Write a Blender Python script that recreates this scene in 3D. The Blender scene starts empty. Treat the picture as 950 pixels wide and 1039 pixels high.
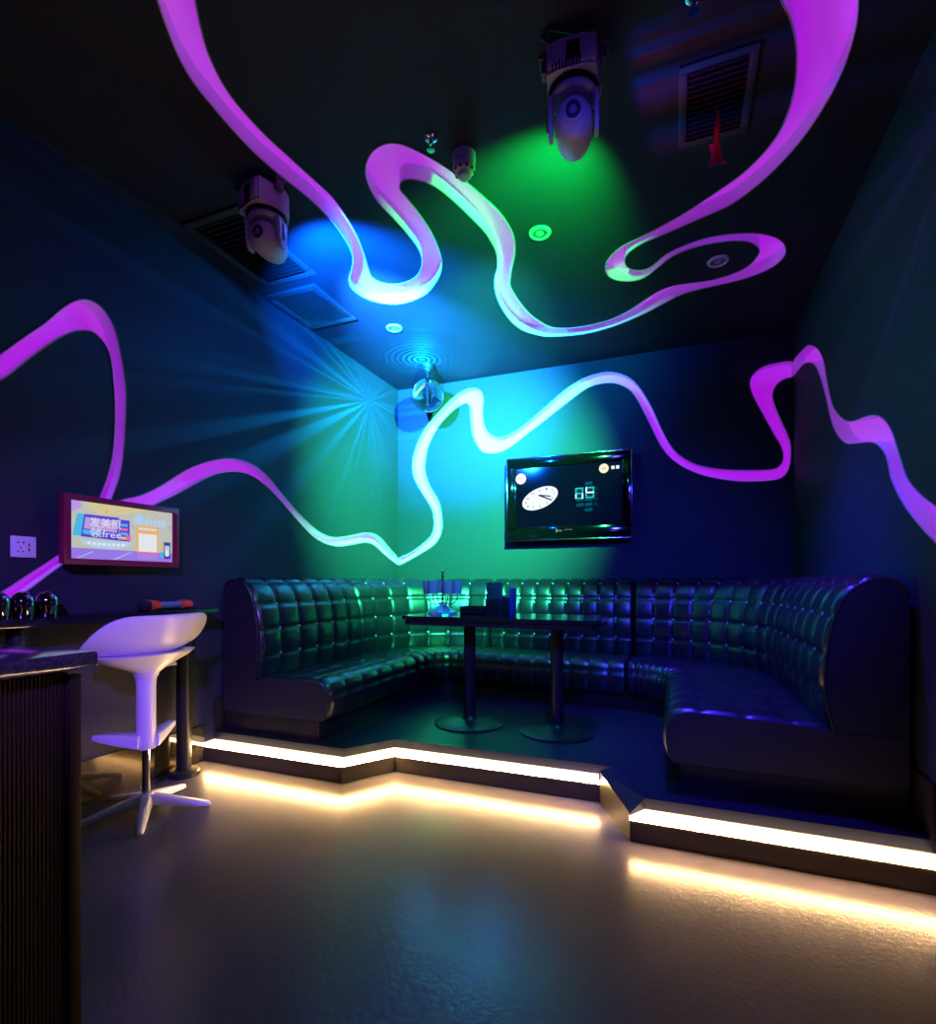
import bpy, bmesh, math, random
from mathutils import Vector, Matrix
from mathutils.geometry import delaunay_2d_cdt
PI = math.pi
SC = bpy.context.scene
COL = SC.collection
random.seed(4)

# ---------------------------------------------------------------- room
XL, XR, YB, YF, ZC = -2.59, 0.843, 4.655, -1.6, 2.98
CAM_H = 1.05

# ---------------------------------------------------------------- materials
def mat(name, col=(.5,.5,.5), rough=.5, metal=0., spec=.5, emit=None, estr=0., trans=0., ior=1.45, coat=0.):
    m = bpy.data.materials.new(name); m.use_nodes = True
    b = m.node_tree.nodes['Principled BSDF']
    b.inputs['Base Color'].default_value = (*col, 1)
    b.inputs['Roughness'].default_value = rough
    b.inputs['Metallic'].default_value = metal
    b.inputs['Specular IOR Level'].default_value = spec
    b.inputs['IOR'].default_value = ior
    b.inputs['Transmission Weight'].default_value = trans
    b.inputs['Coat Weight'].default_value = coat
    if emit:
        b.inputs['Emission Color'].default_value = (*emit, 1)
        b.inputs['Emission Strength'].default_value = estr
    return m

def noise_bump(m, scale=40, strength=.1, dist=.01, detail=4, stretch=None, colmix=None, roughmix=None):
    nt = m.node_tree; b = nt.nodes['Principled BSDF']
    tc = nt.nodes.new('ShaderNodeTexCoord'); mp = nt.nodes.new('ShaderNodeMapping')
    nt.links.new(tc.outputs['Object'], mp.inputs['Vector'])
    if stretch: mp.inputs['Scale'].default_value = stretch
    n = nt.nodes.new('ShaderNodeTexNoise'); n.inputs['Scale'].default_value = scale; n.inputs['Detail'].default_value = detail
    nt.links.new(mp.outputs[0], n.inputs['Vector'])
    bp = nt.nodes.new('ShaderNodeBump'); bp.inputs['Strength'].default_value = strength; bp.inputs['Distance'].default_value = dist
    nt.links.new(n.outputs[0], bp.inputs['Height']); nt.links.new(bp.outputs[0], b.inputs['Normal'])
    if colmix:
        n2 = nt.nodes.new('ShaderNodeTexNoise'); n2.inputs['Scale'].default_value = colmix[2]; n2.inputs['Detail'].default_value = 6
        nt.links.new(tc.outputs['Object'], n2.inputs['Vector'])
        r = nt.nodes.new('ShaderNodeValToRGB'); r.color_ramp.elements[0].color = (*colmix[0],1); r.color_ramp.elements[1].color = (*colmix[1],1)
        r.color_ramp.elements[0].position = .35; r.color_ramp.elements[1].position = .68
        nt.links.new(n2.outputs[0], r.inputs[0]); nt.links.new(r.outputs[0], b.inputs['Base Color'])
        if roughmix:
            mr = nt.nodes.new('ShaderNodeMapRange'); mr.inputs['To Min'].default_value = roughmix[0]; mr.inputs['To Max'].default_value = roughmix[1]
            nt.links.new(n2.outputs[0], mr.inputs[0]); nt.links.new(mr.outputs[0], b.inputs['Roughness'])
    return m

M = {}
M['wall'] = noise_bump(mat('wall_paper', (.025,.027,.042), .62, spec=.25), 260, .25, .002, 3, (1,1,.25))
M['ceil'] = noise_bump(mat('ceiling_paint', (.032,.032,.042), .7, spec=.15), 180, .12, .002, 3)
M['floor'] = noise_bump(mat('polished_concrete', (.2,.19,.18), .17, spec=.32), 55, .22, .004, 3,
                        colmix=((.095,.082,.076),(.115,.10,.09),1.2), roughmix=(.2,.27))
M['deck'] = noise_bump(mat('deck_dark_tile', (.018,.018,.02), .35), 30, .15, .003, 4)
M['black'] = mat('black_satin', (.012,.012,.013), .3)
M['gloss'] = noise_bump(mat('black_gloss_skirting', (.10,.085,.06), .06, metal=.75), 6, .06, .01, 2)
M['kick'] = noise_bump(mat('bronze_kickboard', (.055,.045,.03), .35, metal=.2), 60, .1, .002, 3)
M['warm'] = mat('warm_led', (1,.9,.7), .5, emit=(1,.60,.24), estr=155)
M['warm2'] = mat('warm_led_top', (1,.9,.7), .5, emit=(1,.72,.40), estr=2.6)
M['ribbon_panel'] = mat('ribbon_light_film', (.62,.60,.66), .55, emit=(.31,.001,.50), estr=1.0)
M['ribbon_side'] = mat('ribbon_channel_glow', (.78,.77,.8), .4, emit=(.28,.01,.62), estr=.16)  # white sides with a weak violet glow added, as if lit by the panel
M['trim'] = mat('ribbon_edge_trim', (.5,.5,.5), .4)
M['leather'] = noise_bump(mat('black_leather', (.006,.006,.011), .33, spec=1.0, coat=.0), 220, .12, .0015, 3)
M['leather2'] = noise_bump(mat('black_leather_plain', (.02,.018,.024), .45, spec=.4), 220, .2, .0015, 3)
M['button'] = mat('crystal_button', (.45,.4,.5), .35, metal=.3)
M['white'] = mat('white_plastic', (.78,.76,.8), .28)
M['chrome'] = mat('chrome', (.75,.75,.77), .12, metal=1)
M['darkwood'] = noise_bump(mat('dark_reeded_wood', (.022,.013,.009), .6, spec=.2), 90, .15, .001, 4, (1,1,.06))
M['stone'] = noise_bump(mat('dark_stone_top', (.03,.03,.04), .1), 300, .02, .001, 4, colmix=((.02,.02,.03),(.06,.06,.075),130))
M['table'] = mat('black_gloss_table', (.012,.012,.014), .12)
M['iron'] = noise_bump(mat('black_iron', (.02,.02,.02), .38, metal=.3), 120, .1, .001)
M['redframe'] = mat('red_frame', (.20,.008,.045), .35, emit=None)
M['grey'] = mat('pale_grey_plastic', (.55,.48,.54), .4)
M['grey_dark'] = mat('dark_grey_plastic', (.10,.09,.11), .4)
M['hole'] = mat('vent_hole_black', (.003,.003,.003), .9)
M['vent'] = mat('vent_grey', (.05,.05,.055), .5)
M['louvre'] = mat('louvre_dark', (.02,.02,.022), .5)
M['ivory'] = mat('ivory_plastic', (.62,.62,.56), .4)
M['glass'] = mat('clear_glass', (.95,.98,1), .02, trans=1, ior=1.45)
M['cup'] = mat('cut_glass', (.88,.88,.95), .06, trans=.6, ior=1.5)
M['mirror'] = mat('smoked_chrome_glass', (.35,.33,.36), .05, metal=1)
M['red'] = mat('red_ribbon', (.75,.02,.015), .6)
M['pink'] = mat('pink_ribbon', (.85,.03,.25), .5)
M['orange'] = mat('orange_rubber', (.75,.10,.015), .5)
M['bluemetal'] = mat('lavender_metal', (.35,.33,.55), .3, metal=.7)
M['foam'] = mat('black_foam', (.01,.01,.01), .9)
M['piano'] = mat('piano_black', (.0015,.0015,.002), .07, spec=.5)
def scr(name, c, s=1.0, rough=.12):
    return mat(name, (.0006,.0006,.001), rough, emit=c, estr=s)

# ---------------------------------------------------------------- mesh helpers
class MB:
    """collects faces of several shapes (with material slots) into one mesh object"""
    def __init__(self): self.v=[]; self.f=[]; self.mi=[]; self.sm=[]; self.mats=[]; self.cur=0
    def m(self, material):
        if material not in self.mats: self.mats.append(material)
        self.cur = self.mats.index(material); return self
    def add(self, vs, fs, smooth=False):
        o=len(self.v); self.v += [tuple(p) for p in vs]
        for f in fs: self.f.append(tuple(i+o for i in f)); self.mi.append(self.cur); self.sm.append(smooth)
        return self
    def box(self, a, b, bev=0., rot=None, piv=None, seg=2):
        bm = bmesh.new(); bmesh.ops.create_cube(bm, size=1)
        c=[(a[i]+b[i])/2 for i in range(3)]; s=[abs(b[i]-a[i]) for i in range(3)]
        for v in bm.verts: v.co = Vector((v.co.x*s[0]+c[0], v.co.y*s[1]+c[1], v.co.z*s[2]+c[2]))
        if bev: bmesh.ops.bevel(bm, geom=bm.edges[:], offset=bev, segments=seg, affect='EDGES', profile=.5)
        return self.bm(bm, rot, piv, smooth=bool(bev))
    def bm(self, bm, rot=None, piv=None, smooth=False):
        if rot is not None:
            p=Vector(piv or (0,0,0))
            for v in bm.verts: v.co = rot @ (v.co-p) + p
        bm.verts.index_update()
        self.add([v.co[:] for v in bm.verts], [[v.index for v in f.verts] for f in bm.faces], smooth)
        bm.free(); return self
    def tube(self, pts, r, n=10, caps=True, closed=False):
        pts=[Vector(p) for p in pts]; N=len(pts); rs = r if isinstance(r,(list,tuple)) else [r]*N
        rings=[]; up=None
        for i,p in enumerate(pts):
            if closed: t=(pts[(i+1)%N]-pts[i-1])
            else: t=(pts[min(i+1,N-1)]-pts[max(i-1,0)])
            t = t.normalized() if t.length>1e-9 else Vector((0,0,1))
            if up is None: up = Vector((0,0,1)) if abs(t.z)<.9 else Vector((1,0,0))
            a=t.cross(up)
            if a.length<1e-6: a=t.orthogonal()
            a.normalize(); b=a.cross(t).normalized(); up=b
            rings.append([(p+a*math.cos(2*PI*k/n)*rs[i]+b*math.sin(2*PI*k/n)*rs[i])[:] for k in range(n)])
        vs=[q for R in rings for q in R]; fs=[]
        for i in range(N if closed else N-1):
            j=(i+1)%N
            for k in range(n):
                l=(k+1)%n; fs.append((i*n+k, i*n+l, j*n+l, j*n+k))
        if caps and not closed:
            fs.append(tuple(range(n))); fs.append(tuple((N-1)*n+k for k in reversed(range(n))))
        return self.add(vs, fs, True)
    def lathe(self, prof, c=(0,0,0), n=24, rot=None, sx=1, sy=1, smooth=True):
        """prof: (radius, z) list, turned about z at c, then rotated by rot"""
        vs=[]; fs=[]; c=Vector(c)
        for (r,z) in prof:
            for k in range(n):
                p=Vector((r*math.cos(2*PI*k/n)*sx, r*math.sin(2*PI*k/n)*sy, z))
                if rot is not None: p=rot@p
                vs.append((p+c)[:])
        for i in range(len(prof)-1):
            for k in range(n):
                l=(k+1)%n; fs.append((i*n+k, i*n+l, (i+1)*n+l, (i+1)*n+k))
        if prof[0][0]>1e-5: fs.append(tuple(reversed(range(n))))
        if prof[-1][0]>1e-5: fs.append(tuple((len(prof)-1)*n+k for k in range(n)))
        return self.add(vs, fs, smooth)
    def prism(self, poly, fn, h0, h1, smooth=False):
        """poly of (a,b); fn(a,b,h)->xyz"""
        n=len(poly); vs=[fn(a,b,h0) for a,b in poly]+[fn(a,b,h1) for a,b in poly]
        fs=[tuple(reversed(range(n))), tuple(range(n,2*n))]
        for i in range(n):
            j=(i+1)%n; fs.append((i,j,n+j,n+i))
        return self.add(vs, fs, smooth)
    def poly(self, pts): return self.add(pts, [tuple(range(len(pts)))])
    def build(self, name, material=None, parent=None, auto=35, fix=True):
        me=bpy.data.meshes.new(name); me.from_pydata(self.v, [], self.f)
        ms = self.mats if self.mats else [material]
        for x in ms: me.materials.append(x)
        for p,i,s in zip(me.polygons,self.mi,self.sm): p.material_index=i; p.use_smooth=s
        if fix:
            bm=bmesh.new(); bm.from_mesh(me)
            loose=[v for v in bm.verts if not v.link_faces]
            if loose: bmesh.ops.delete(bm, geom=loose, context='VERTS')
            bmesh.ops.remove_doubles(bm, verts=bm.verts, dist=1e-6)
            bmesh.ops.recalc_face_normals(bm, faces=bm.faces); bm.to_mesh(me); bm.free()
        me.update()
        if any(self.sm):
            try: me.set_sharp_from_angle(angle=math.radians(auto))
            except Exception: pass
        o=bpy.data.objects.new(name, me); COL.objects.link(o)
        if parent: o.parent=parent
        return o

def tag(o, label=None, cat=None, group=None, kind=None):
    if label: o['label']=label
    if cat: o['category']=cat
    if group: o['group']=group
    if kind: o['kind']=kind
    return o
def thing(name, label, cat, loc=(0,0,0), rz=0, group=None):
    o=bpy.data.objects.new(name, None); COL.objects.link(o)
    o.location=loc; o.rotation_euler=(0,0,rz); o.empty_display_size=.1
    return tag(o,label,cat,group)
def children(o): return [c for c in bpy.data.objects if c.parent==o]
def copy_tree(o, parent=None):
    c=o.copy(); COL.objects.link(c)
    if parent: c.parent=parent
    for ch in children(o): copy_tree(ch, c)
    return c
def struct(name, mb, material=None):
    return tag(mb.build(name, material), kind='structure')

def text_geo(mb, s, size, fn, material, ox=0, oy=0, h=0., width=None, height=None):
    """adds filled letters: fn(a,b,h)->xyz, centred on ox,oy"""
    cu=bpy.data.curves.new('lettering','FONT'); cu.body=s; cu.size=size; cu.fill_mode='FRONT'; cu.resolution_u=3
    ob=bpy.data.objects.new('lettering',cu); COL.objects.link(ob)
    bpy.context.view_layer.update()
    dg=bpy.context.evaluated_depsgraph_get(); me=bpy.data.meshes.new_from_object(ob.evaluated_get(dg))
    vs=[v.co.copy() for v in me.vertices]; fs=[tuple(p.vertices) for p in me.polygons]
    bpy.data.objects.remove(ob); bpy.data.curves.remove(cu); bpy.data.meshes.remove(me)
    if not vs: return
    x0=min(v.x for v in vs); x1=max(v.x for v in vs); y0=min(v.y for v in vs); y1=max(v.y for v in vs)
    kx=(width/(x1-x0)) if width else 1; ky=(height/(y1-y0)) if height else kx
    mb.m(material).add([fn(ox+(v.x-(x0+x1)/2)*kx, oy+(v.y-(y0+y1)/2)*ky, h) for v in vs], fs)

def catmull(P, sub=3):
    n=len(P); out=[]
    for i in range(n):
        p0,p1,p2,p3=[Vector(P[(i+k-1)%n]) for k in range(4)]
        for s in range(sub):
            t=s/sub
            out.append(.5*((2*p1)+(-p0+p2)*t+(2*p0-5*p1+4*p2-p3)*t*t+(-p0+3*p1-3*p2+p3)*t**3))
    return out

STOOL_BACK_DEG = 0
# ================================================================= SETTING: room shell with ribbon-shaped light channels
DEPTH = .075
def carved(name, rect, rib, to3, nvec, slab, material):
    """wall sheet with openings cut along the ribbon outlines + slab behind; returns data to build the channels.
       rect: (a0,b0,a1,b1); rib: list of outlines; to3(a,b,d): d = depth behind the surface"""
    a0,b0,a1,b1=rect
    verts=[Vector((a0,b0)),Vector((a1,b0)),Vector((a1,b1)),Vector((a0,b1))]; faces=[[0,1,2,3]]
    for P in rib:
        q=[]
        for p in catmull(P,3):
            p=Vector((min(max(p.x,a0),a1),min(max(p.y,b0),b1)))
            if not q or (p-q[-1]).length>.002: q.append(p)
        if (q[0]-q[-1]).length<.002: q.pop()
        if sum(a.x*b.y-b.x*a.y for a,b in zip(q,q[1:]+q[:1]))<0: q.reverse()
        o=len(verts); verts+=q; faces.append(list(range(o,o+len(q))))
    V,E,Fc,ov,oe,of=delaunay_2d_cdt(verts,[],faces,1,1e-5)
    own=[]
    for i,f in enumerate(Fc):
        s=set(of[i]); own.append(max([x for x in s if x>0], default=0) if s else -1)
    w=MB()
    w.add([to3(v.x,v.y,0) for v in V],[f for f,k in zip(Fc,own) if k==0])
    s0,s1=slab
    poly=[(a0,b0),(a1,b0),(a1,b1),(a0,b1)]
    w.prism(poly, to3, s0, s1)
    wall=struct(name,w,material)
    edge={}
    for f,k in zip(Fc,own):
        for i in range(len(f)):
            edge[(f[i],f[(i+1)%len(f)])]=k
    res=[]
    for k in range(1,len(rib)+1):
        panel=MB(); panel.add([to3(v.x,v.y,DEPTH) for v in V],[f for f,kk in zip(Fc,own) if kk==k])
        side=MB(); fs=[]; be=[]
        for (i,j),kk in edge.items():
            if kk==k and edge.get((j,i),0)==0: be.append((i,j))
        vs=[to3(v.x,v.y,0) for v in V]+[to3(v.x,v.y,DEPTH) for v in V]; n=len(V)
        side.add(vs,[(i,j,j+n,i+n) for i,j in be],True)
        # ordered chains for the edge trim
        on=lambda i:(abs(V[i].x-a0)<.0015 or abs(V[i].x-a1)<.0015)
        be=[(i,j) for i,j in be if not (on(i) and on(j))]
        nxt=dict(be); tr=MB(); seen=set()
        starts=[i for i,j in be if i not in set(j for _,j in be)] or [be[0][0]]
        for s in starts:
            ch=[s]; 
            while ch[-1] in nxt and ch[-1] not in seen:
                seen.add(ch[-1]); ch.append(nxt[ch[-1]])
            tr.tube([to3(V[i].x,V[i].y,-.001) for i in ch], .0032, 5, caps=False)
        res.append((panel,side,tr))
    return wall,res

CEIL_A = [(-1.503,1.106),(-1.596,1.242),(-1.643,1.313),(-1.696,1.406),(-1.73,1.503),(-1.745,1.614),(-1.755,1.728),(-1.755,1.874),(-1.731,2.038),(-1.708,2.177),(-1.705,2.353),(-1.726,2.493),(-1.756,2.599),(-1.795,2.674),(-1.852,2.747),(-1.931,2.835),(-1.973,2.933),(-1.957,3.049),(-1.895,3.144),(-1.794,3.203),(-1.676,3.206),(-1.535,3.156),(-1.409,3.046),(-1.332,2.941),(-1.283,2.815),(-1.25,2.635),(-1.245,2.477),(-1.251,2.355),(-1.256,2.285),(-1.245,2.253),(-1.213,2.231),(-1.171,2.239),(-1.118,2.28),(-1.075,2.347),(-1.035,2.464),(-0.998,2.61),(-0.973,2.731),(-0.968,2.851),(-0.978,2.947),(-1.013,3.059),(-1.061,3.153),(-1.109,3.306),(-1.133,3.512),(-1.125,3.727),(-1.081,3.893),(-0.987,4.016),(-0.891,4.077),(-0.665,4.125),(-0.428,4.081),(-0.218,3.979),(-0.058,3.865),(0.041,3.799),(0.166,3.771),(0.319,3.76),(0.449,3.735),(0.554,3.673),(0.601,3.582),(0.595,3.489),(0.55,3.393),(0.476,3.321),(0.393,3.272),(0.274,3.235),(0.156,3.226),(0.035,3.256),(-0.049,3.3),(-0.116,3.376),(-0.171,3.412),(-0.231,3.394),(-0.273,3.342),(-0.278,3.263),(-0.246,3.197),(-0.172,3.144),(-0.074,3.112),(0.059,3.065),(0.168,3.026),(0.271,2.984),(0.381,2.879),(0.465,2.759),(0.528,2.627),(0.569,2.483),(0.59,2.352),(0.589,2.228),(0.577,2.135),(0.542,2.008),(0.481,1.862),(0.245,1.769),(0.289,1.909),(0.328,2),(0.367,2.076),(0.402,2.171),(0.421,2.258),(0.434,2.368),(0.434,2.474),(0.412,2.594),(0.364,2.691),(0.292,2.784),(0.18,2.872),(0.032,2.975),(-0.14,3.066),(-0.284,3.13),(-0.365,3.215),(-0.394,3.286),(-0.393,3.389),(-0.346,3.467),(-0.254,3.513),(-0.174,3.498),(-0.096,3.417),(-0.007,3.329),(0.118,3.289),(0.239,3.292),(0.334,3.318),(0.404,3.364),(0.454,3.446),(0.456,3.512),(0.419,3.606),(0.339,3.661),(0.223,3.686),(0.101,3.674),(0.008,3.664),(-0.087,3.691),(-0.189,3.778),(-0.298,3.881),(-0.433,3.966),(-0.587,3.997),(-0.743,3.984),(-0.859,3.93),(-0.924,3.822),(-0.972,3.664),(-0.995,3.483),(-1,3.335),(-0.991,3.252),(-0.937,3.111),(-0.88,2.986),(-0.844,2.863),(-0.834,2.743),(-0.851,2.603),(-0.892,2.473),(-0.944,2.333),(-1.004,2.208),(-1.053,2.129),(-1.098,2.067),(-1.133,2.036),(-1.181,2.017),(-1.247,2.026),(-1.306,2.063),(-1.351,2.115),(-1.384,2.193),(-1.401,2.308),(-1.388,2.441),(-1.377,2.592),(-1.381,2.727),(-1.414,2.836),(-1.475,2.924),(-1.558,2.98),(-1.652,2.994),(-1.726,2.969),(-1.776,2.904),(-1.771,2.827),(-1.707,2.668),(-1.646,2.494),(-1.612,2.345),(-1.595,2.203),(-1.604,2.105),(-1.618,1.998),(-1.63,1.899),(-1.642,1.807),(-1.646,1.687),(-1.637,1.58),(-1.608,1.487),(-1.57,1.41),(-1.52,1.339),(-1.48,1.288),(-1.371,1.158)]
LEFT_A = [(1.21,1.868),(1.308,1.989),(1.39,2.093),(1.474,2.195),(1.537,2.285),(1.59,2.347),(1.636,2.382),(1.684,2.393),(1.734,2.375),(1.78,2.314),(1.811,2.213),(1.836,2.076),(1.842,1.972),(1.836,1.811),(1.828,1.704),(1.811,1.595),(1.775,1.484),(1.734,1.382),(1.697,1.292),(1.651,1.288),(1.683,1.376),(1.714,1.465),(1.753,1.584),(1.778,1.713),(1.785,1.881),(1.78,2.024),(1.764,2.153),(1.734,2.217),(1.684,2.246),(1.636,2.237),(1.581,2.204),(1.511,2.135),(1.421,2.026),(1.344,1.925),(1.308,1.882),(1.21,1.763)]
LEFT_B = [(1.242,0.967),(1.322,1.015),(1.407,1.08),(1.49,1.142),(1.638,1.263),(1.729,1.381),(1.812,1.46),(1.917,1.501),(2.041,1.576),(2.198,1.692),(2.349,1.772),(2.514,1.826),(2.668,1.832),(2.808,1.792),(2.959,1.689),(3.155,1.56),(3.373,1.453),(3.576,1.416),(3.794,1.445),(4.085,1.499),(4.296,1.48),(4.474,1.388),(4.66,1.29),(4.66,1.228),(4.416,1.309),(4.192,1.399),(4.035,1.408),(3.839,1.376),(3.616,1.348),(3.373,1.385),(3.191,1.479),(3.022,1.588),(2.867,1.685),(2.724,1.745),(2.588,1.755),(2.441,1.721),(2.304,1.652),(2.138,1.546),(1.987,1.459),(1.828,1.353),(1.706,1.255),(1.548,1.135),(1.476,1.076),(1.409,1.02),(1.308,0.948),(1.242,0.904)]
BACK_A = [(-2.587,1.29),(-2.453,1.344),(-2.299,1.44),(-2.212,1.526),(-2.191,1.622),(-2.201,1.739),(-2.256,1.84),(-2.365,2.004),(-2.42,2.127),(-2.424,2.264),(-2.376,2.418),(-2.277,2.576),(-2.17,2.68),(-2.021,2.807),(-1.897,2.877),(-1.794,2.896),(-1.714,2.865),(-1.678,2.792),(-1.684,2.67),(-1.674,2.557),(-1.635,2.468),(-1.557,2.411),(-1.456,2.405),(-1.298,2.48),(-1.112,2.609),(-0.903,2.761),(-0.728,2.844),(-0.544,2.865),(-0.393,2.813),(-0.285,2.706),(-0.178,2.511),(-0.076,2.264),(0.027,2.104),(0.178,2.004),(0.372,1.953),(0.606,1.93),(0.704,1.93),(0.751,1.949),(0.777,2.007),(0.765,2.091),(0.714,2.198),(0.64,2.358),(0.572,2.512),(0.548,2.609),(0.572,2.683),(0.64,2.733),(0.743,2.748),(0.843,2.738),(0.843,2.63),(0.787,2.618),(0.729,2.575),(0.706,2.502),(0.729,2.398),(0.78,2.258),(0.823,2.136),(0.83,2.017),(0.813,1.919),(0.764,1.856),(0.669,1.84),(0.472,1.85),(0.227,1.911),(0.027,2.023),(-0.1,2.17),(-0.205,2.402),(-0.312,2.626),(-0.406,2.723),(-0.53,2.768),(-0.699,2.754),(-0.872,2.656),(-1.082,2.516),(-1.298,2.374),(-1.401,2.306),(-1.516,2.261),(-1.635,2.263),(-1.714,2.307),(-1.784,2.437),(-1.804,2.571),(-1.811,2.69),(-1.834,2.753),(-1.897,2.753),(-2.021,2.682),(-2.148,2.562),(-2.244,2.406),(-2.284,2.252),(-2.282,2.116),(-2.223,1.974),(-2.137,1.833),(-2.105,1.676),(-2.11,1.541),(-2.18,1.427),(-2.342,1.333),(-2.498,1.257),(-2.587,1.228)]
RIGHT_A = [(4.656,2.738),(4.281,2.689),(4.092,2.632),(3.891,2.52),(3.759,2.393),(3.686,2.254),(3.616,2.134),(3.525,2.029),(3.361,1.927),(3.212,1.872),(3.049,1.844),(2.897,1.81),(2.776,1.757),(2.68,1.675),(2.621,1.589),(2.536,1.466),(2.436,1.391),(2.29,1.315),(2.062,1.225),(1.716,1.125),(1.716,0.968),(2.062,1.083),(2.29,1.189),(2.475,1.297),(2.599,1.39),(2.691,1.486),(2.739,1.579),(2.815,1.644),(2.927,1.695),(3.11,1.736),(3.323,1.788),(3.504,1.894),(3.616,2.013),(3.71,2.159),(3.838,2.323),(3.973,2.448),(4.15,2.538),(4.348,2.592),(4.656,2.631)]


def c3(a,b,d): return (a,b,ZC+d)
def l3(a,b,d): return (XL-d,a,b)
def b3(a,b,d): return (a,YB+d,b)
def r3(a,b,d): return (XR+d,a,b)
ceil,rc = carved('ceiling',(XL,YF,XR,YB),[CEIL_A],c3,None,(.10,.18),M['ceil'])
wl,rl = carved('wall_left',(YF,0,YB,ZC),[LEFT_A,LEFT_B],l3,None,(.10,.18),M['wall'])
wb,rb = carved('wall_back',(XL,0,XR,ZC),[BACK_A],b3,None,(.10,.18),M['wall'])
wr,rr = carved('wall_right',(YF,0,YB,ZC),[RIGHT_A],r3,None,(.10,.18),M['wall'])
def ribbon(res, label, loc):
    t=thing('ribbon_light', label, 'light', (0,0,0))
    t.location=loc; off=Vector(loc)
    for nm,mb,ma in (('light_panel',res[0],M['ribbon_panel']),('channel_side',res[1],M['ribbon_side']),('edge_trim',res[2],M['trim'])):
        o=mb.build(nm,ma,t); o.data.transform(Matrix.Translation(-off))
    return t
ribbon(rc[0],'long winding magenta light ribbon recessed in the dark ceiling',(-.7,3.0,ZC+DEPTH))
ribbon(rl[0],'arched purple light ribbon on the left wall rising above the red-framed screen',(XL-DEPTH,1.6,2.0))
ribbon(rl[1],'wavy purple light ribbon on the left wall running from the screen to the corner',(XL-DEPTH,3.0,1.6))
ribbon(rb[0],'looping light ribbon on the back wall around the television, nearly white at left',(-1.0,YB+DEPTH,2.2))
ribbon(rr[0],'violet light ribbon stepping down the right wall above the sofa end',(XR+DEPTH,3.0,1.9))

struct('floor', MB().box((XL-.2,YF-.2,-.12),(XR+.2,YB+.2,0)), M['floor'])
struct('wall_front', MB().box((XL,YF-.1,0),(XR,YF,ZC)), M['wall'])
# skirting boards of mirror-black metal
BB=.21
struct('baseboard_left', MB().box((XL,YF,0),(XL+.012,2.31,BB)).box((XL,2.385,.15),(XL+.012,2.46,.15+.20)), M['gloss'])
struct('baseboard_right', MB().box((XR-.012,YF,0),(XR,2.21,BB)).box((XR-.012,2.28,.15),(XR,2.46,.15+.20)), M['gloss'])

# ---------------------------------------------------------------- raised platform with light channel behind a kickboard
P=[(XL,2.31),(-1.62,2.31),(-1.45,2.565),(-.335,2.565),(-.17,2.225),(XR,2.215)]
def offset_line(P,d):
    out=[]
    for i,p in enumerate(P):
        def nrm(a,b):
            t=Vector((b[0]-a[0],b[1]-a[1])).normalized(); return Vector((-t.y,t.x))
        ns=[]
        if i>0: ns.append(nrm(P[i-1],p))
        if i<len(P)-1: ns.append(nrm(p,P[i+1]))
        if len(ns)==2:
            b=(ns[0]+ns[1]); b/= (1+ns[0].dot(ns[1]))
        else: b=ns[0]
        q=Vector(p)+b*d
        if i in (0,len(P)-1): q.x=p[0]
        out.append((q.x,q.y))
    return out
plat=thing('platform','low dark platform under the sofa and table with a lit front edge','platform',(-.9,3.6,0))
off=-Vector((-.9,3.6,0))
def pbuild(mb,name,ma):
    o=mb.build(name,ma,plat); o.data.transform(Matrix.Translation(off)); return o
Q0=offset_line(P,.012); Q1=offset_line(P,.07); Q2=offset_line(P,.085)
dk=Q2+[(XR,YB),(XL,YB)]
pbuild(MB().prism(dk,lambda a,b,h:(a,b,h),.104,.15),'deck',M['deck'])
pbuild(MB().prism(Q1+[(XR,YB-.004),(XL,YB-.004)],lambda a,b,h:(a,b,h),.0,.088),'base',M['black'])
kb=MB()
for i in range(len(P)-1):
    if i==3: continue
    kb.prism([P[i],P[i+1],Q0[i+1],Q0[i]],lambda a,b,h:(a,b,h),0,.086)
pbuild(kb,'kickboard',M['kick'])
# sloped diffuser: small lip on the kickboard then up to the deck edge
ls=MB()
A=offset_line(P,-.002); B2=offset_line(P,.082)
for i in range(len(P)-1):
    if i==3: continue                       # the short return between the two heights is unlit
    a,b=A[i],A[i+1]; c,d=B2[i+1],B2[i]
    ls.m(M['warm']).add([(*a,.086),(*b,.086),(*b,.104),(*a,.104)],[(0,1,2,3)])
    ls.m(M['warm2']).add([(*b,.104),(*a,.104),(*d,.105),(*c,.105),(*b,.087),(*a,.087),(*d,.087),(*c,.087)],[(1,0,3,2),(4,5,6,7)])
pbuild(ls,'led_strip',None)
pbuild(MB().prism([P[3],P[4],Q2[4],Q2[3],(Q2[3][0]-.006,Q2[3][1]),(P[3][0]-.003,P[3][1])],lambda a,b,h:(a,b,h*(.148 if (b>2.3) else .112)),0,1),'cover_plate',M['kick'])

# ================================================================= SOFA
ZP=.15
def arc(cx,cy,r,a0,a1,n=24):
    return [(cx+r*math.cos(math.radians(a0+(a1-a0)*i/n)), cy+r*math.sin(math.radians(a0+(a1-a0)*i/n))) for i in range(n+1)]
WX0,WX1,WY=-2.565,.818,4.63
RL,RR=1.0,1.12
path=[(WX0,2.45),(WX0,3.1),(WX0,WY-RL)]+arc(WX0+RL,WY-RL,RL,180,90)[1:]+[(-1.2,WY),(-.7,WY)]+arc(WX1-RR,WY-RR,RR,90,0)+[(WX1,3.1),(WX1,2.45)]
def densify(pts,step=.01):
    out=[]
    for a,b in zip(pts,pts[1:]):
        a=Vector(a);b=Vector(b);L=(b-a).length
        if L<1e-6: continue
        n=max(1,int(L/step))
        for i in range(n): out.append(a+(b-a)*i/n)
    out.append(Vector(pts[-1])); return out
D=densify(path); cum=[0]
for a,b in zip(D,D[1:]): cum.append(cum[-1]+(b-a).length)
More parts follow.
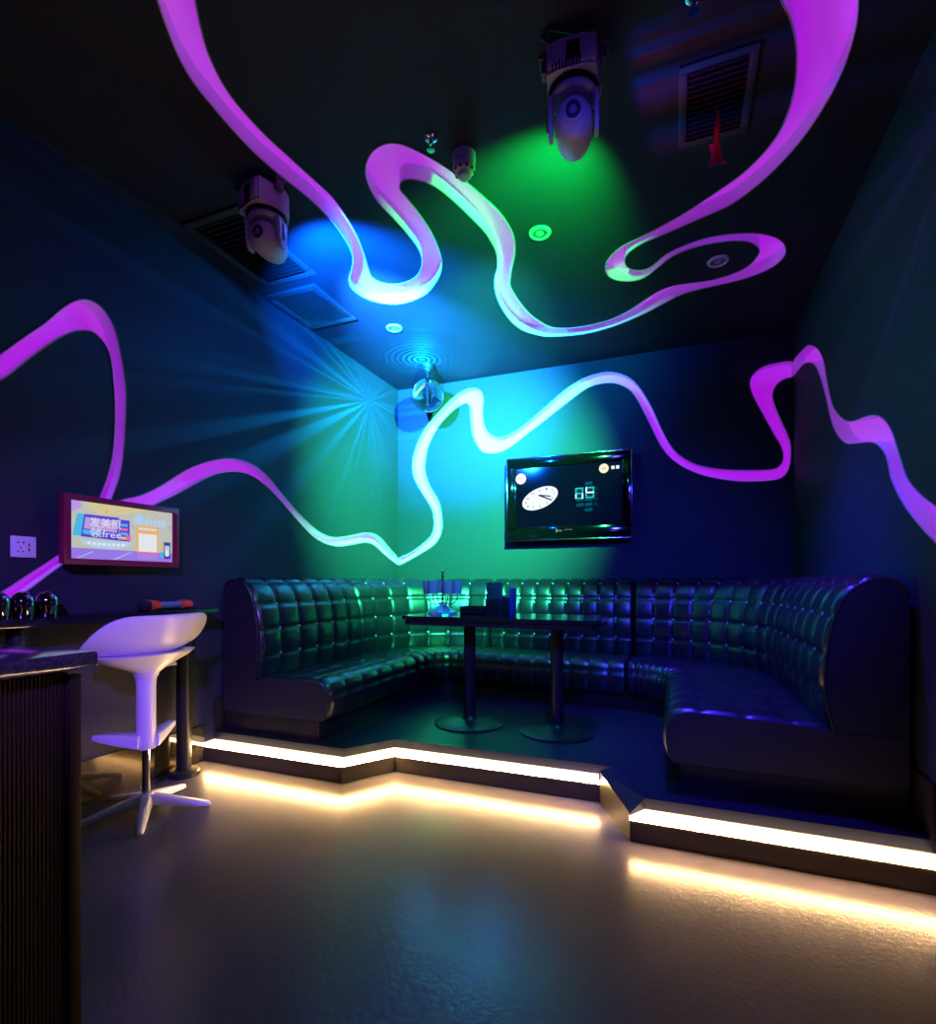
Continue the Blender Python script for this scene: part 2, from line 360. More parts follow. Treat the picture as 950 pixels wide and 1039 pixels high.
def at(s):
    s=min(max(s,0),cum[-1]); import bisect
    i=min(max(bisect.bisect_right(cum,s)-1,0),len(D)-2)
    t=(s-cum[i])/max(1e-9,cum[i+1]-cum[i]); p=D[i]+(D[i+1]-D[i])*t
    a=D[max(i-3,0)]; b=D[min(i+4,len(D)-1)]; tg=(b-a).normalized()
    return p,Vector((tg.y,-tg.x))          # inward normal (path runs clockwise seen from above)
# back profile (offset from the wall, height) from the seat up and over the top, then down behind
BACK=[(.235,.46),(.262,.60),(.262,.72),(.248,.84),(.222,.94),(.185,1.01),(.135,1.05),(.08,1.065),(.03,1.05),(.0,1.0)]
def resample(pl,n):
    pl=[Vector(p) for p in catmull_open(pl,8)]; c=[0]
    for a,b in zip(pl,pl[1:]): c.append(c[-1]+(b-a).length)
    out=[]
    for k in range(n+1):
        s=c[-1]*k/n; i=0
        while i<len(c)-2 and c[i+1]<s: i+=1
        t=(s-c[i])/max(1e-9,c[i+1]-c[i]); out.append(pl[i]+(pl[i+1]-pl[i])*t)
    return out,c[-1]
def catmull_open(P,sub):
    P=[Vector(P[0])*2-Vector(P[1])]+[Vector(p) for p in P]+[Vector(P[-1])*2-Vector(P[-2])]; out=[]
    for i in range(1,len(P)-2):
        p0,p1,p2,p3=P[i-1:i+3]
        for s in range(sub):
            t=s/sub; out.append(.5*((2*p1)+(-p0+p2)*t+(2*p0-5*p1+4*p2-p3)*t*t+(-p0+3*p1-3*p2+p3)*t**3))
    out.append(P[-2]); return out
def tuft(u,v):
    a=abs(math.sin(PI*u)); b=abs(math.sin(PI*v))
    return (a**.27)*(b**.27)*.78+.22*min(1.,math.sqrt(a*a+b*b)*1.6)
def ease_ends(u,n): 
    d=min(u,n-u); return 1.
def sweep(name,prof,rows,s0,s1,ncol,amp,material,parent,sub=9,rfac=None,swap=None):
    """tufted skin swept along the path; prof(s)->list of (o,z) samples"""
    nu=ncol*sub; vs=[]; fs=[]
    for i in range(nu+1):
        u=i/sub; s=s0+(s1-s0)*i/nu; p,n=at(s)
        pr=prof(s); nv=len(pr)-1
        for j,q in enumerate(pr):
            a=pr[max(j-1,0)]; b=pr[min(j+1,nv)]; t=(b-a).normalized(); nn=Vector((t.y,-t.x))  # outward (towards the room)
            v=rows[0]+(rows[1]-rows[0])*j/nv
            d=amp*(tuft(u,v)-.15)
            if v<rows[2] or v>rows[3]: d*=.3
            e=min(i,nu-i)
            if e==0: d=-.02
            o=q.x+nn.x*d; z=q.y+nn.y*d
            vs.append((p.x+n.x*o,p.y+n.y*o,z))
    m=nv+1
    for i in range(nu):
        for j in range(nv): fs.append((i*m+j,(i+1)*m+j,(i+1)*m+j+1,i*m+j+1))
    mb=MB(); mb.add(vs,fs,True); return mb.build(name,material,parent,auto=80,fix=False)
def front_d(s):
    t=s/cum[-1]; p,_=at(s)
    k=min(max((p.x-WX0-.3)/(WX1-WX0-.6),0),1)
    return .755+(.10*k*k*(3-2*k))
def seat_prof(s):
    d=front_d(s)
    pl=[(d-.03,.27),(d-.012,.30),(d,.36),(d-.003,.42),(d-.02,.462),(d-.055,.485),(d-.11,.492),(d-.25,.487),(d-.42,.48),(.25,.468),(.215,.46)]
    return resample(pl,50)[0]
BP,_bl=resample(BACK,52)
def back_prof(s): return BP
def end_cap(s,parent,outward):
    """plain leather side panels: one under the seat, one closing the backrest"""
    p,n=at(s); d=front_d(s); t=Vector((-n.y,n.x))*(-1)
    tg=Vector((-n.y,n.x)) ; tg = tg if outward>0 else -tg
    def f(o,z,h): 
        q=p+n*o+tg*h; return (q.x,q.y,z)
    seat=[(q.x,q.y) for q in seat_prof(s)]+[(.0,.46),(.0,.27)]
    MB().prism(seat,f,-.012,.012).build('side_panel',M['leather2'],parent)
    bk=[(q.x,q.y) for q in BP]+[(0,.46)]
    bp_=MB().prism(bk,f,-.012,.010).build('back_side_panel',M['leather2'],parent)
    MB().tube([f(q.x+.002,q.y,.010) for q in BP],.006,6).build('piping',M['leather'],bp_)
btn=MB().lathe([(.0,.004),(.005,.0035),(.0085,.001),(.009,-.002)],n=8)
btn_proto=None
def section(s0,s1,ncol,label,caps):
    global btn_proto
    pm,_=at((s0+s1)/2)
    t=thing('sofa_section',label,'sofa',(0,0,0),group=None)
    g=.006
    ob=[sweep('seat',seat_prof,(0,5,0,9),s0+g,s1-g,ncol,.017,M['leather'],t,sub=9),
        sweep('backrest',back_prof,(-.0,5.2,.0,4.6),s0+g,s1-g,ncol,.023,M['leather'],t,sub=10)]
    # plinth below
    n=max(2,int((s1-s0)/.06)); mb=MB(); vs=[]; fs=[]
    for i in range(n+1):
        s=s0+(s1-s0)*i/n; p,nn=at(s); d=front_d(s)
        for o,z in ((0,ZP),(d-.06,ZP),(d-.06,.28),(0,.28)): vs.append((p.x+nn.x*o,p.y+nn.y*o,z))
    for i in range(n):
        for j in range(4):
            k=(j+1)%4; fs.append((i*4+j,i*4+k,(i+1)*4+k,(i+1)*4+j))
    fs.append((0,1,2,3)); fs.append(tuple(n*4+j for j in (3,2,1,0)))
    mb.add(vs,fs).build('plinth',M['black'],t)
    if caps[0]: end_cap(s0,t,-1)
    else: inner_cap(s0+g,t)
    if caps[1]: end_cap(s1,t,1)
    else: inner_cap(s1-g,t)
    # crystal buttons at the crossings
    for c in range(1,ncol):
        for r in range(1,5):
            j=52*r/5.2; k=int(j); q=BP[k]+(BP[k+1]-BP[k])*(j-k); a=BP[max(k-1,0)]; b=BP[k+2]
            tt=(b-a).normalized(); nn=Vector((tt.y,-tt.x)); q=q+nn*(.023*(0-.15)+.004)
            p,n2=at(s0+g+(s1-s0-2*g)*c/ncol)
            pos=Vector((p.x+n2.x*q.x,p.y+n2.y*q.x,q.y)); d3=Vector((n2.x*nn.x,n2.y*nn.x,nn.y))
            if btn_proto is None:
                btn_proto=btn.build('button',M['button'],ob[1]); o=btn_proto
            else:
                o=btn_proto.copy(); COL.objects.link(o); o.parent=ob[1]
            o.location=pos; o.rotation_euler=d3.to_track_quat('Z','Y').to_euler()
    # move origin to the section
    off=Vector((pm.x,pm.y,ZP))
    t.location=off
    for ch in children(t):
        ch.data.transform(Matrix.Translation(-off))
        for g2 in children(ch):
            if g2.name.startswith('button'): g2.location-=off
            else: g2.data.transform(Matrix.Translation(-off))
    return t
def inner_cap(s,parent):
    p,n=at(s)
    def f(o,z): 
        q=p+n*o; return (q.x,q.y,z)
    sp=seat_prof(s); 
    MB().poly([f(q.x-.004,q.y-.003) for q in sp]+[f(0,.46),f(0,.27)]).poly([f(max(0,q.x-.004),q.y-.004) for q in BP]+[f(0,.46)]).build('inner_side',M['leather2'],parent)
def s_of(x=None,y=None,right=False):
    best=min(range(len(D)),key=lambda i:abs(D[i].y-y)+(0 if (D[i].x>-1)==right else 9) if y is not None else abs(D[i].x-x)+(0 if D[i].y>4.0 else 9))
    return cum[best]
sA=s_of(y=3.55); sB=s_of(x=-1.52); sC=s_of(x=-.30)
section(0,sA,6,'tufted black leather sofa section against the left wall, end nearest the stool',(True,False))
section(sA,sB,7,'curved tufted black leather sofa section in the left corner below the glass ball',(False,False))
section(sB,sC,9,'straight tufted black leather sofa section under the television behind the table',(False,False))
section(sC,cum[-1],15,'long curved tufted black leather sofa section wrapping along the right wall',(False,True))

# ================================================================= TABLE
ZT=.845
def make_leg(x,y,parent,r=.038,base=.225,top=ZT-.06,z0=ZP,rel=(0,0,0)):
    c=(x-rel[0],y-rel[1],-rel[2])
    MB().lathe([(base,z0),(base,z0+.008),(base-.012,z0+.014),(base*.6,z0+.020),(r+.012,z0+.032),(r,z0+.05)],c,40).build('leg_base',M['iron'],parent)
    MB().lathe([(r,z0+.05),(r,top)],c,24).build('leg',M['iron'],parent)
T=thing('table','long black table on two round pedestals in front of the tufted sofa','table',(-.99,3.11,ZP))
rel=(-.99,3.11,ZP)
x0,x1,y0,y1=-1.585+.99,-.375+.99,-.26,.26
c=.05
tp=[(x0+c,y0),(x1-.03,y0),(x1,y0+.09),(x1,y1-c),(x1-c,y1),(x0+c,y1),(x0,y1-c),(x0,y0+c)]
mb=MB(); mb.prism(tp,lambda a,b,h:(a,b,h),ZT-.022-ZP,ZT-ZP); mb.build('tabletop',M['table'],T)
tp2=[(a*.975,b*.94) for a,b in tp]
MB().prism(tp2,lambda a,b,h:(a,b,h),ZT-.055-ZP,ZT-.0225-ZP).build('apron',M['iron'],T)
make_leg(-1.221,3.13,T,rel=rel); make_leg(-.66,3.14,T,rel=rel)

# ---------------------------------------------------------------- glass rack on the table
g=thing('cup_rack','metal rack of upside-down glass cups standing on the black table','cup rack',(-1.42,3.15,ZT))
MB().lathe([(.105,0),(.10,.012),(.055,.035),(.022,.055),(.010,.065)],n=16,smooth=False).build('base',mat('faceted_base',(.6,.7,.9),.12,metal=.7),g)
MB().lathe([(.0065,.06),(.0065,.262),(.011,.266),(.006,.272),(.012,.281),(.008,.292),(0,.296)],n=12).build('centre_rod',M['chrome'],g)
for k in range(6):
    a=2*PI*k/6+.25; ca,sa=math.cos(a),math.sin(a)
    pts=[(r*ca,r*sa,z) for r,z in [(.008,.075),(.04,.062),(.07,.066),(.092,.085),(.098,.115),(.098,.16),(.098,.215)]]
    MB().tube([tuple(p) for p in pts],.0035,6).build('arm',M['chrome'],g)
for k in range(6):
    a=2*PI*k/6+.25; ca,sa=math.cos(a),math.sin(a)
    lab='glass cup hung upside down on the table rack'
    q=MB().lathe([(.030,0),(.031,.02),(.033,.05),(.034,.082),(.034,.086),(.0,.086)],n=10,smooth=False)
    q.lathe([(.027,.0),(.028,.02),(.030,.05),(.031,.078),(.0,.079)],n=10,smooth=False)
    if k==0:
        cup=q.build('glass_cup',M['cup']); o=cup
    else:
        o=cup.copy(); COL.objects.link(o)
    o.location=(-1.42+.098*ca,3.15+.098*sa,ZT+.131)
    tag(o,lab,'cup',group='glass cups on the table rack')
# ---------------------------------------------------------------- menu card, box, tray
bx=thing('tissue_box','small black box standing on the table behind the tray','box',(-1.04,3.20,ZT))
MB().box((-.075,-.05,0),(.075,.05,.115),.004).build('box_body',M['black'],bx)
MB().box((.076,-.05,0),(.10,.03,.17),.003).build('side_pocket',mat('blue_pocket',(.02,.03,.25),.4),bx)
cd=thing('menu_card','dark green menu card standing upright in the black box on the table','menu card',(-1.055,3.135,ZT))
m_=MB().m(mat('menu_green',(.006,.05,.045),.5)).box((-.053,-.006,0),(.053,.006,.205),.002)
m_.m(mat('card_red_mark',(.5,.10,.06),.5))
for k in range(5): m_.add([(-.040+.008*k,-.0066,.178),(-.034+.008*k,-.0066,.178),(-.034+.008*k,-.0066,.185-.002*(k%2)),(-.040+.008*k,-.0066,.185-.002*(k%2))],[(0,1,2,3)])
m_.build('card',None,cd)
MB().box((-.056,-.016,0),(.056,-.007,.10),.002).box((-.056,-.03,0),(.056,.012,.008),.002).build('holder',M['black'],cd)
tr=MB().box((-.09,-.055,0),(.09,.055,.006)).box((-.09,-.055,0),(-.084,.055,.05)).box((.084,-.055,0),(.09,.055,.05)).box((-.09,-.055,0),(.09,-.049,.05)).box((-.09,.049,0),(.09,.055,.05)).box((-.045,-.05,0),(-.04,.05,.045))
o=tr.build('serving_tray',M['black']); o.location=(-1.205,3.20,ZT); tag(o,'low black open tray on the table between the cup rack and the menu card','tray')

# ================================================================= TELEVISION
tv=thing('television','wall television with black frame showing a tilted clock on blue','television',(-.872,4.655,1.42))
W,H=.538,.735
MB().box((-.40,-.05,.15),(.40,-.0,.60),.004).build('wall_bracket',M['black'],tv)
fr=MB(); bz=.072
fr.box((-W,-.105,0),(W,-.05,H),.008)
fr.build('cabinet',M['piano'],tv)
bf=MB()
for a,b in (((-W,-.118,H-.085),(W,-.104,H)),((-W,-.118,0),(W,-.104,.118)),((-W,-.118,.10),(-W+.08,-.104,H-.07)),((W-.075,-.118,.10),(W,-.104,H-.07))): bf.box(a,b,.005)
bez_=bf.build('bezel',M['piano'],tv)
MB().box((-W-.004,-.120,-.004),(W+.004,-.112,.010),.002).box((-W-.004,-.120,H-.006),(W+.004,-.112,H+.004),.002).box((-W-.005,-.12,0),(-W+.004,-.112,H),.002).box((W-.004,-.12,0),(W+.005,-.112,H),.002).build('frame_edge',mat('smoked_chrome_edge',(.25,.2,.25),.15,metal=1),tv)
lg=MB(); fl=lambda a,b,h:(a,-.1187-h,b)
text_geo(lg,'S',.03,fl,scr('logo_white',(.8,.85,.9),.8),-.085,.083,0,height=.026,width=.018)
text_geo(lg,'va',.02,fl,scr('logo_green',(.3,.6,.1),.8),-.055,.080,0,width=.03)
lg.m(scr('logo_dim',(.25,.3,.5),.5)).add([fl(-.02,.084,0),fl(.05,.084,0),fl(.05,.090,0),fl(-.02,.090,0)],[(0,1,2,3)])
lg.build('logo',None,bez_)
sc=MB(); S=lambda a,b,h:(a,-.107-h,b)
sx0,sx1,sz0,sz1=-.455,.468,.118,.645
sc.m(scr('tv_blue',(.0008,.0016,.020),1.0,.08)).add([S(sx0,sz0,0),S(sx1,sz0,0),S(sx1,sz1,0),S(sx0,sz1,0)],[(0,1,2,3)])
tq=scr('tv_teal',(.0,.085,.16),.8)
for i in range(3):
    for j in range(6):
        if (i,j) in ((0,5),(2,0),(2,5),(0,0)): continue
        a=.085+i*.072; b=.245+j*.042; w=.062 if i<2 else .035
        sc.m(tq if i<2 else scr('tv_teal_dim',(.0,.02,.05),.8)).add([S(a,b-.01+.003*j,.001),S(a+w,b-.005+.003*j,.001),S(a+w,b+.022+.003*j,.001),S(a,b+.018+.003*j,.001)],[(0,1,2,3)])
def disc(cx,cz,ra,rb_,ang,h,ma,n=40):
    ca,sa=math.cos(ang),math.sin(ang)
    sc.m(ma).add([S(cx+ra*math.cos(2*PI*k/n)*ca-rb_*math.sin(2*PI*k/n)*sa, cz+ra*math.cos(2*PI*k/n)*sa+rb_*math.sin(2*PI*k/n)*ca,h) for k in range(n)],[tuple(range(n))])
wht=scr('tv_white',(.95,.97,1),1.0); ink=scr('tv_ink',(.01,.03,.12),1.); crm=scr('tv_cream',(1,.85,.6),1.)
ccx,ccz,cang=-.237,.373,math.radians(21)
disc(ccx,ccz,.168,.09,cang,.002,wht)
for k in range(12):
    a=math.radians(90-30*(k+1)-10); lx=.132*math.cos(a); lz=.068*math.sin(a)
    px=ccx+lx*math.cos(cang)-lz*math.sin(cang); pz=ccz+lx*math.sin(cang)+lz*math.cos(cang)
    text_geo(sc,str(k+1),.02,S,scr('tv_numeral',(.05,.08,.2),1),px,pz,.003,height=.021,width=.011 if k<9 else .02)
def hand(ax,az,bx_,bz_,w):
    d=Vector((bx_-ax,bz_-az)); n=Vector((-d.y,d.x)).normalized()*w
    sc.m(ink).add([S(ax+n.x,az+n.y,.004),S(ax-n.x,az-n.y,.004),S(bx_-n.x,bz_-n.y,.004),S(bx_+n.x,bz_+n.y,.004)],[(0,1,2,3)])
hand(ccx-.012,ccz+.028,ccx+.098,ccz+.012,.0055); hand(ccx-.012,ccz+.028,ccx+.105,ccz-.022,.006)
disc(-.41,.556,.048,.048,0,.002,crm); disc(.314,.593,.040,.040,0,.002,crm)
gy=scr('tv_badge_mark',(.25,.2,.15),1.)
for cx,cz,w in ((-.41,.558,.05),(.314,.59,.035)):
    for k in range(5):
        x=cx-w/2+w*k/5; sc.m(gy).add([S(x,cz-.006+.008*(k%2),.003),S(x+w/9,cz-.006+.008*(k%2),.003),S(x+w/9,cz+.004+.008*(k%2),.003),S(x,cz+.004+.008*(k%2),.003)],[(0,1,2,3)])
for x in (.375,.413): sc.m(wht).add([S(x,.582,.003),S(x+.027,.582,.003),S(x+.027,.609,.003),S(x,.609,.003)],[(0,1,2,3)])
def seg(cx,cz,w,h,bright):
    t=.012; cyn=scr('seg_cyan',(.02,.62,.70),.9); br=scr('seg_white',(.8,1,.95),1.2)
    segs={'a':(-w,h-t,w,h),'g':(-w,-t/2,w,t/2),'d':(-w,-h,w,-h+t),'f':(-w,0,-w+t,h),'b':(w-t,0,w,h),'e':(-w,-h,-w+t,0),'c':(w-t,-h,w,0)}
    for k,(a,b,c_,d) in segs.items():
        sc.m(br if k in bright else cyn).add([S(cx+a,cz+b,.003),S(cx+c_,cz+b,.003),S(cx+c_,cz+d,.003),S(cx+a,cz+d,.003)],[(0,1,2,3)])
seg(.108,.395,.034,.048,'ec'); seg(.198,.398,.036,.048,'fg')
sc.build('screen',None,tv,fix=False)

# ================================================================= red-framed display on the left wall
dp=thing('touch_display','red-framed song screen on the left wall above the ledge','screen',(XL,1.78,1.13))
# local: a along +Y, b up, h outwards (+X)
Lf=lambda a,b,h:(.092+h,a,b)
MB().box((0,-.12,.08),(.05,.12,.24),.004).build('wall_bracket',M['black'],dp)
MB().box((.05,-.283,.004),(.088,.283,.312),.006).build('housing',M['redframe'],dp)
f=MB()
for a,b in (((.086,-.288,0),(.1,.288,.028)),((.086,-.288,.288),(.1,.288,.316)),((.086,-.288,.02),(.1,-.256,.296)),((.086,.250,.02),(.1,.288,.296))): f.box(a,b,.004)
f.build('frame',M['redframe'],dp)
s_=MB()
U=lambda u,v,h: Lf(-.257+.509*u,.290-.264*v,h)
def q4(pts,c,h,st=1.):
    s_.m(c).add([U(u,v,h) for u,v in pts],[tuple(range(len(pts)))])
def rc_(u0,v0,u1,v1,c,h): q4([(u0,v1),(u1,v1),(u1,v0),(u0,v0)],c,h)
cP=lambda n,c: scr('ui_'+n,c,.85,.3)
pale=cP('pale',(.60,.62,.55)); yel=cP('yellow',(.75,.68,.35)); pur=cP('purple',(.36,.22,.90)); vio=cP('violet',(.12,.06,.75))
cya=cP('cyan',(.08,.55,.90)); sky=cP('sky',(.50,.72,.95)); wh=cP('white',(.92,.92,.95)); org=cP('orange',(.90,.52,.22)); mg=cP('magenta',(.85,.15,.6)); nav=cP('navy',(.05,.07,.35)); lil=cP('lilac',(.55,.38,.9))
rc_(0,0,1,1,pale,0)
q4([(.12,0),(.75,0),(.45,.16),(.22,.2)],yel,.0003)
rc_(0,.81,1,1,pur,.0003)
q4([(0,0),(.08,0),(.10,.10),(0,.22)],lil,.0004)
# slanted song panel
q4([(.015,.60),(.10,.60),(.115,.22),(.055,.22)],cya,.0006)
q4([(.085,.61),(.43,.64),(.43,.22),(.115,.22)],vio,.0007)
q4([(.11,.47),(.41,.50),(.41,.28),(.125,.27)],lil,.0008)
q4([(.10,.56),(.25,.58),(.25,.50),(.105,.49)],cya,.0009)
rc_(.435,.25,.535,.64,vio,.0007)
for k,cc in enumerate((cya,mg,cya,org)): rc_(.445,.32+.08*k,.515,.37+.08*k,cc,.0009)
rc_(.50,.52,.545,.62,mg,.001)
text_geo(s_,'发美照',.05,lambda a,b,h:Lf(a,b,h),wh,-.257+.509*.305,.290-.264*.345,.0014,width=.145,height=.045)
text_geo(s_,'领free',.05,lambda a,b,h:Lf(a,b,h),wh,-.257+.509*.305,.290-.264*.53,.0014,width=.145,height=.042)
# round stage under the panel
n=28
q4([(.315+.235*math.cos(PI*k/n),.66+.14*math.sin(PI*k/n)) for k in range(n+1)],sky,.001)
for k in range(8): rc_(.14+.045*k,.69+.012*math.sin(PI*(k+.5)/8),.17+.045*k,.735+.012*math.sin(PI*(k+.5)/8),wh,.0012)
# poster at right
rc_(.60,.31,.84,.84,org,.0006); rc_(.60,.82,.84,.85,mg,.0007); rc_(.625,.47,.82,.81,wh,.0008)
for k in range(7): rc_(.625+.028*k,.36,.645+.028*k,.40,wh,.0008)
for k,(u,w,v0,v1) in enumerate(((.585,.09,.10,.31),(.69,.05,.15,.30),(.745,.03,.18,.30),(.785,.035,.16,.31),(.83,.035,.15,.31),(.875,.04,.14,.32))): 
    q4([(u,v1),(u+w,v1),(u+w,v0+.04),(u+w*.6,v0),(u+w*.4,v0+.03),(u,v0+.05)],sky,.0005)
rc_(.875,.60,.90,.86,org,.0009); rc_(.90,.60,.975,.93,nav,.0009); rc_(.91,.67,.965,.86,sky,.0011); rc_(.92,.75,.95,.88,wh,.0012); rc_(.86,.80,.90,.92,cya,.001)
for k in range(3):
    for j in range(6): rc_(.62+.035*j,.86+.035*k,.645+.035*j,.875+.035*k,lil,.0006)
q4([(.37,.985),(.39,.985),(.565,.835),(.55,.835)],sky,.0006); q4([(.05,.985),(.065,.985),(.20,.86),(.185,.86)],sky,.0006)
for u,v,r,cc in ((.31,.14,.022,org),(.76,.08,.015,org),(.80,.10,.008,mg),(.56,.36,.008,mg),(.60,.37,.008,cya),(.965,.30,.02,lil),(.90,.32,.008,cya),(.69,.96,.014,mg)):
    q4([(u-r,v),(u,v+2*r),(u+r,v),(u,v-2*r)],cc,.001)
s_.build('screen',None,dp,fix=False)

# ---------------------------------------------------------------- wall socket
so=thing('wall_socket','white square power socket on the left wall beneath the arched ribbon','socket',(XL,1.389,1.157))
pl_=MB().box((0,-.047,0),(.009,.047,.09),.003).build('plate',M['white'],so)
hb=MB(); hh=lambda y0,z0,y1,z1: hb.box((.0085,y0,z0),(.0095,y1,z1))
hh(-.026,.060,-.018,.066); hh(-.006,.060,.002,.066); hh(-.014,.036,-.010,.044); hh(-.024,.022,-.019,.028); hh(-.006,.022,-.001,.028); hh(.017,.046,.022,.060); hh(.017,.026,.022,.040)
hb.build('socket_hole',M['hole'],pl_)

# ================================================================= ledge with glasses and microphones
ZL=.905
lg_=thing('wall_ledge_table','narrow black ledge table along the left wall behind the white stool','table',(-2.495,1.3,0))
MB().box((-.083,-2.0,ZL-.036),(.095,.95,ZL),.003).build('top',M['table'],lg_)
for y in (.80,.02,-1.2):
    MB().lathe([(.082,0),(.082,.022),(.074,.03),(.05,.032),(.0375,.036),(.0375,ZL-.036)],(0,y,0),24).build('leg',M['iron'],lg_)
dome=None
for k,(y,lab) in enumerate(((1.422,'mirror-finish upturned glass on the ledge, rightmost of the three'),(1.332,'mirror-finish upturned glass on the ledge, middle of the three'),(1.247,'mirror-finish upturned glass on the ledge cut by the left picture edge'))):
    if dome is None:
        r=.042; pr=[(.036,0),(.0385,.012),(.042,.045)]+[(r*math.cos(a),.062+.046*math.sin(a)) for a in [PI/2*i/9 for i in range(10)]]
        dome=MB().lathe(pr,n=28).build('upturned_glass',M['mirror']); o=dome
    else: o=dome.copy(); COL.objects.link(o)
    o.location=(-2.485,y,ZL); tag(o,lab,'glass',group='upturned glasses on the ledge')
def microphone(loc,rz,lab):
    t=thing('microphone',lab,'microphone',loc,rz,group='microphones on the ledge'); R=Matrix.Rotation(PI/2,3,'Y'); c=(0,0,.028)
    MB().lathe([(0,-.15),(.014,-.148),(.024,-.138),(.0275,-.122),(.027,-.105),(.022,-.088)],c,20,R).build('foam_head',M['foam'],t)
    q=MB()
    for x in (-.092,-.078): 
        q.lathe([(.020,x-.006),(.028,x-.004),(.028,x+.004),(.020,x+.006)],c,8,R)
    q.lathe([(.019,-.075),(.024,-.07),(.024,-.045),(.018,-.04)],c,6,R); q.build('collar_ring',M['orange'],t)
    MB().lathe([(.018,-.098),(.0165,-.02),(.0145,.10)],c,18,R).build('body',M['bluemetal'],t)
    q=MB()
    q.lathe([(.0165,.092),(.022,.095),(.022,.115),(.018,.118),(.022,.122),(.023,.148),(.014,.152),(.012,.140),(0,.139)],c,10,R)
    q.build('tail_ring',M['orange'],t)
    return t
microphone((-2.455,1.96,ZL),PI/2+.02,'orange-ringed lavender microphone lying on the ledge, nearer of two')
microphone((-2.525,2.0,ZL),PI/2+.05,'orange-ringed microphone lying on the ledge half hidden behind the other')

# ================================================================= WHITE STOOL
SX,SY=-2.27,1.71
st=thing('bar_stool','white moulded bar stool with curled back and star foot at the ledge','stool',(SX,SY,0))
# five-star foot
legdir=[(-2.068,1.526),(-2.058,1.874),(-2.367,2.012),(-2.53,1.74),(-2.41,1.47)]
hub=MB().lathe([(.036,.035),(.036,.06),(.03,.075),(.024,.08)],n=20).build('hub',M['white'],st)
for (lx,ly) in legdir:
    a=math.atan2(ly-1.725,lx+2.289); L=.275; ca,sa=math.cos(a),math.sin(a); mb=MB(); rings=[]
    for r,w,z0,z1 in ((.0,.030,.035,.078),(.05,.028,.030,.072),(.14,.023,.018,.050),(.23,.018,.006,.028),(.265,.014,.002,.020),(L,.008,.003,.014)):
        sec=[(-w,z0),(w,z0),(w,z0+(z1-z0)*.6),(w*.55,z1),(-w*.55,z1),(-w,z0+(z1-z0)*.6)]
        rings.append([(r*ca-y*sa,r*sa+y*ca,z) for y,z in sec])
    vs=[p for r_ in rings for p in r_]; fs=[]
    for i in range(len(rings)-1):
        for j in range(6): fs.append((i*6+j,i*6+(j+1)%6,(i+1)*6+(j+1)%6,(i+1)*6+j))
    fs+= [tuple(range(6)),tuple((len(rings)-1)*6+j for j in reversed(range(6)))]
    lg2=mb.add(vs,fs,True).build('leg',M['white'],st,auto=50)
    MB().lathe([(.012,0),(.012,.008)],((L-.03)*ca,(L-.03)*sa,0),10).build('glide',M['grey_dark'],lg2)
MB().lathe([(.0165,.075),(.0165,.31)],n=20).build('gas_lift',M['chrome'],st)
MB().lathe([(.036,.285),(.039,.29),(.040,.34),(.040,.58),(.044,.615),(.05,.63)],n=28).build('column',M['white'],st)
# footrest: boomerang blades
fr_=MB()
for (ex,ey) in ((-2.56+.04,1.634),(-2.417,1.97)):
    d=Vector((ex-SX,ey-SY)); L=d.length; d.normalize(); nrm=Vector((-d.y,d.x)); rings=[]
    sgn = 1 if (ex,ey)==(-2.417,1.97) else -1
    for r,w,zb,zt in ((.0,.055,.295,.352),(.10,.045,.303,.348),(.2,.030,.312,.345),(L-.012,.017,.318,.342),(L,.009,.322,.338)):
        rings.append([(d.x*r+nrm.x*y,d.y*r+nrm.y*y,z) for y,z in ((-w,zb),(w,zb),(w,zt-.004),(w-.004,zt),(-w+.004,zt),(-w,zt-.004))])
    vs=[p for r_ in rings for p in r_]; fs=[]
    for i in range(len(rings)-1):
        for j in range(6): fs.append((i*6+j,i*6+(j+1)%6,(i+1)*6+(j+1)%6,(i+1)*6+j))
    fs+=[tuple(range(6)),tuple((len(rings)-1)*6+j for j in reversed(range(6)))]
    fr_.add(vs,fs,True)
fr_.build('footrest',M['white'],st,auto=50)
# seat shell
BD=math.radians(STOOL_BACK_DEG)
ra,rb2=.285,.175
def shell(r,phi,off=0):
    cb=math.cos(phi)
    up=min(1,max(0.,(cb+.45)/1.3)); up=up*up*(3-2*up)
    x=r*rb2*cb; y=r*ra*math.sin(phi)
    x+= .02*up*r**3
    z=.716+.022*r*r+ .165*(r**3.6)*up + off
    return Vector((x*math.cos(BD)-y*math.sin(BD), x*math.sin(BD)+y*math.cos(BD), z))
vs=[]; fs=[]; NR,NP=14,56
for i in range(NR+1):
    for k in range(NP): vs.append(shell(i/NR,2*PI*k/NP)[:])
for i in range(NR):
    for k in range(NP):
        l=(k+1)%NP; fs.append((i*NP+k,i*NP+l,(i+1)*NP+l,(i+1)*NP+k))
sh=MB().add(vs,fs,True).build('seat',M['white'],st,auto=180)
md=sh.modifiers.new('thick','SOLIDIFY'); md.thickness=.016; md.offset=1
md=sh.modifiers.new('soft','BEVEL'); md.width=.005; md.segments=3; md.limit_method='ANGLE'; md.angle_limit=math.radians(40)
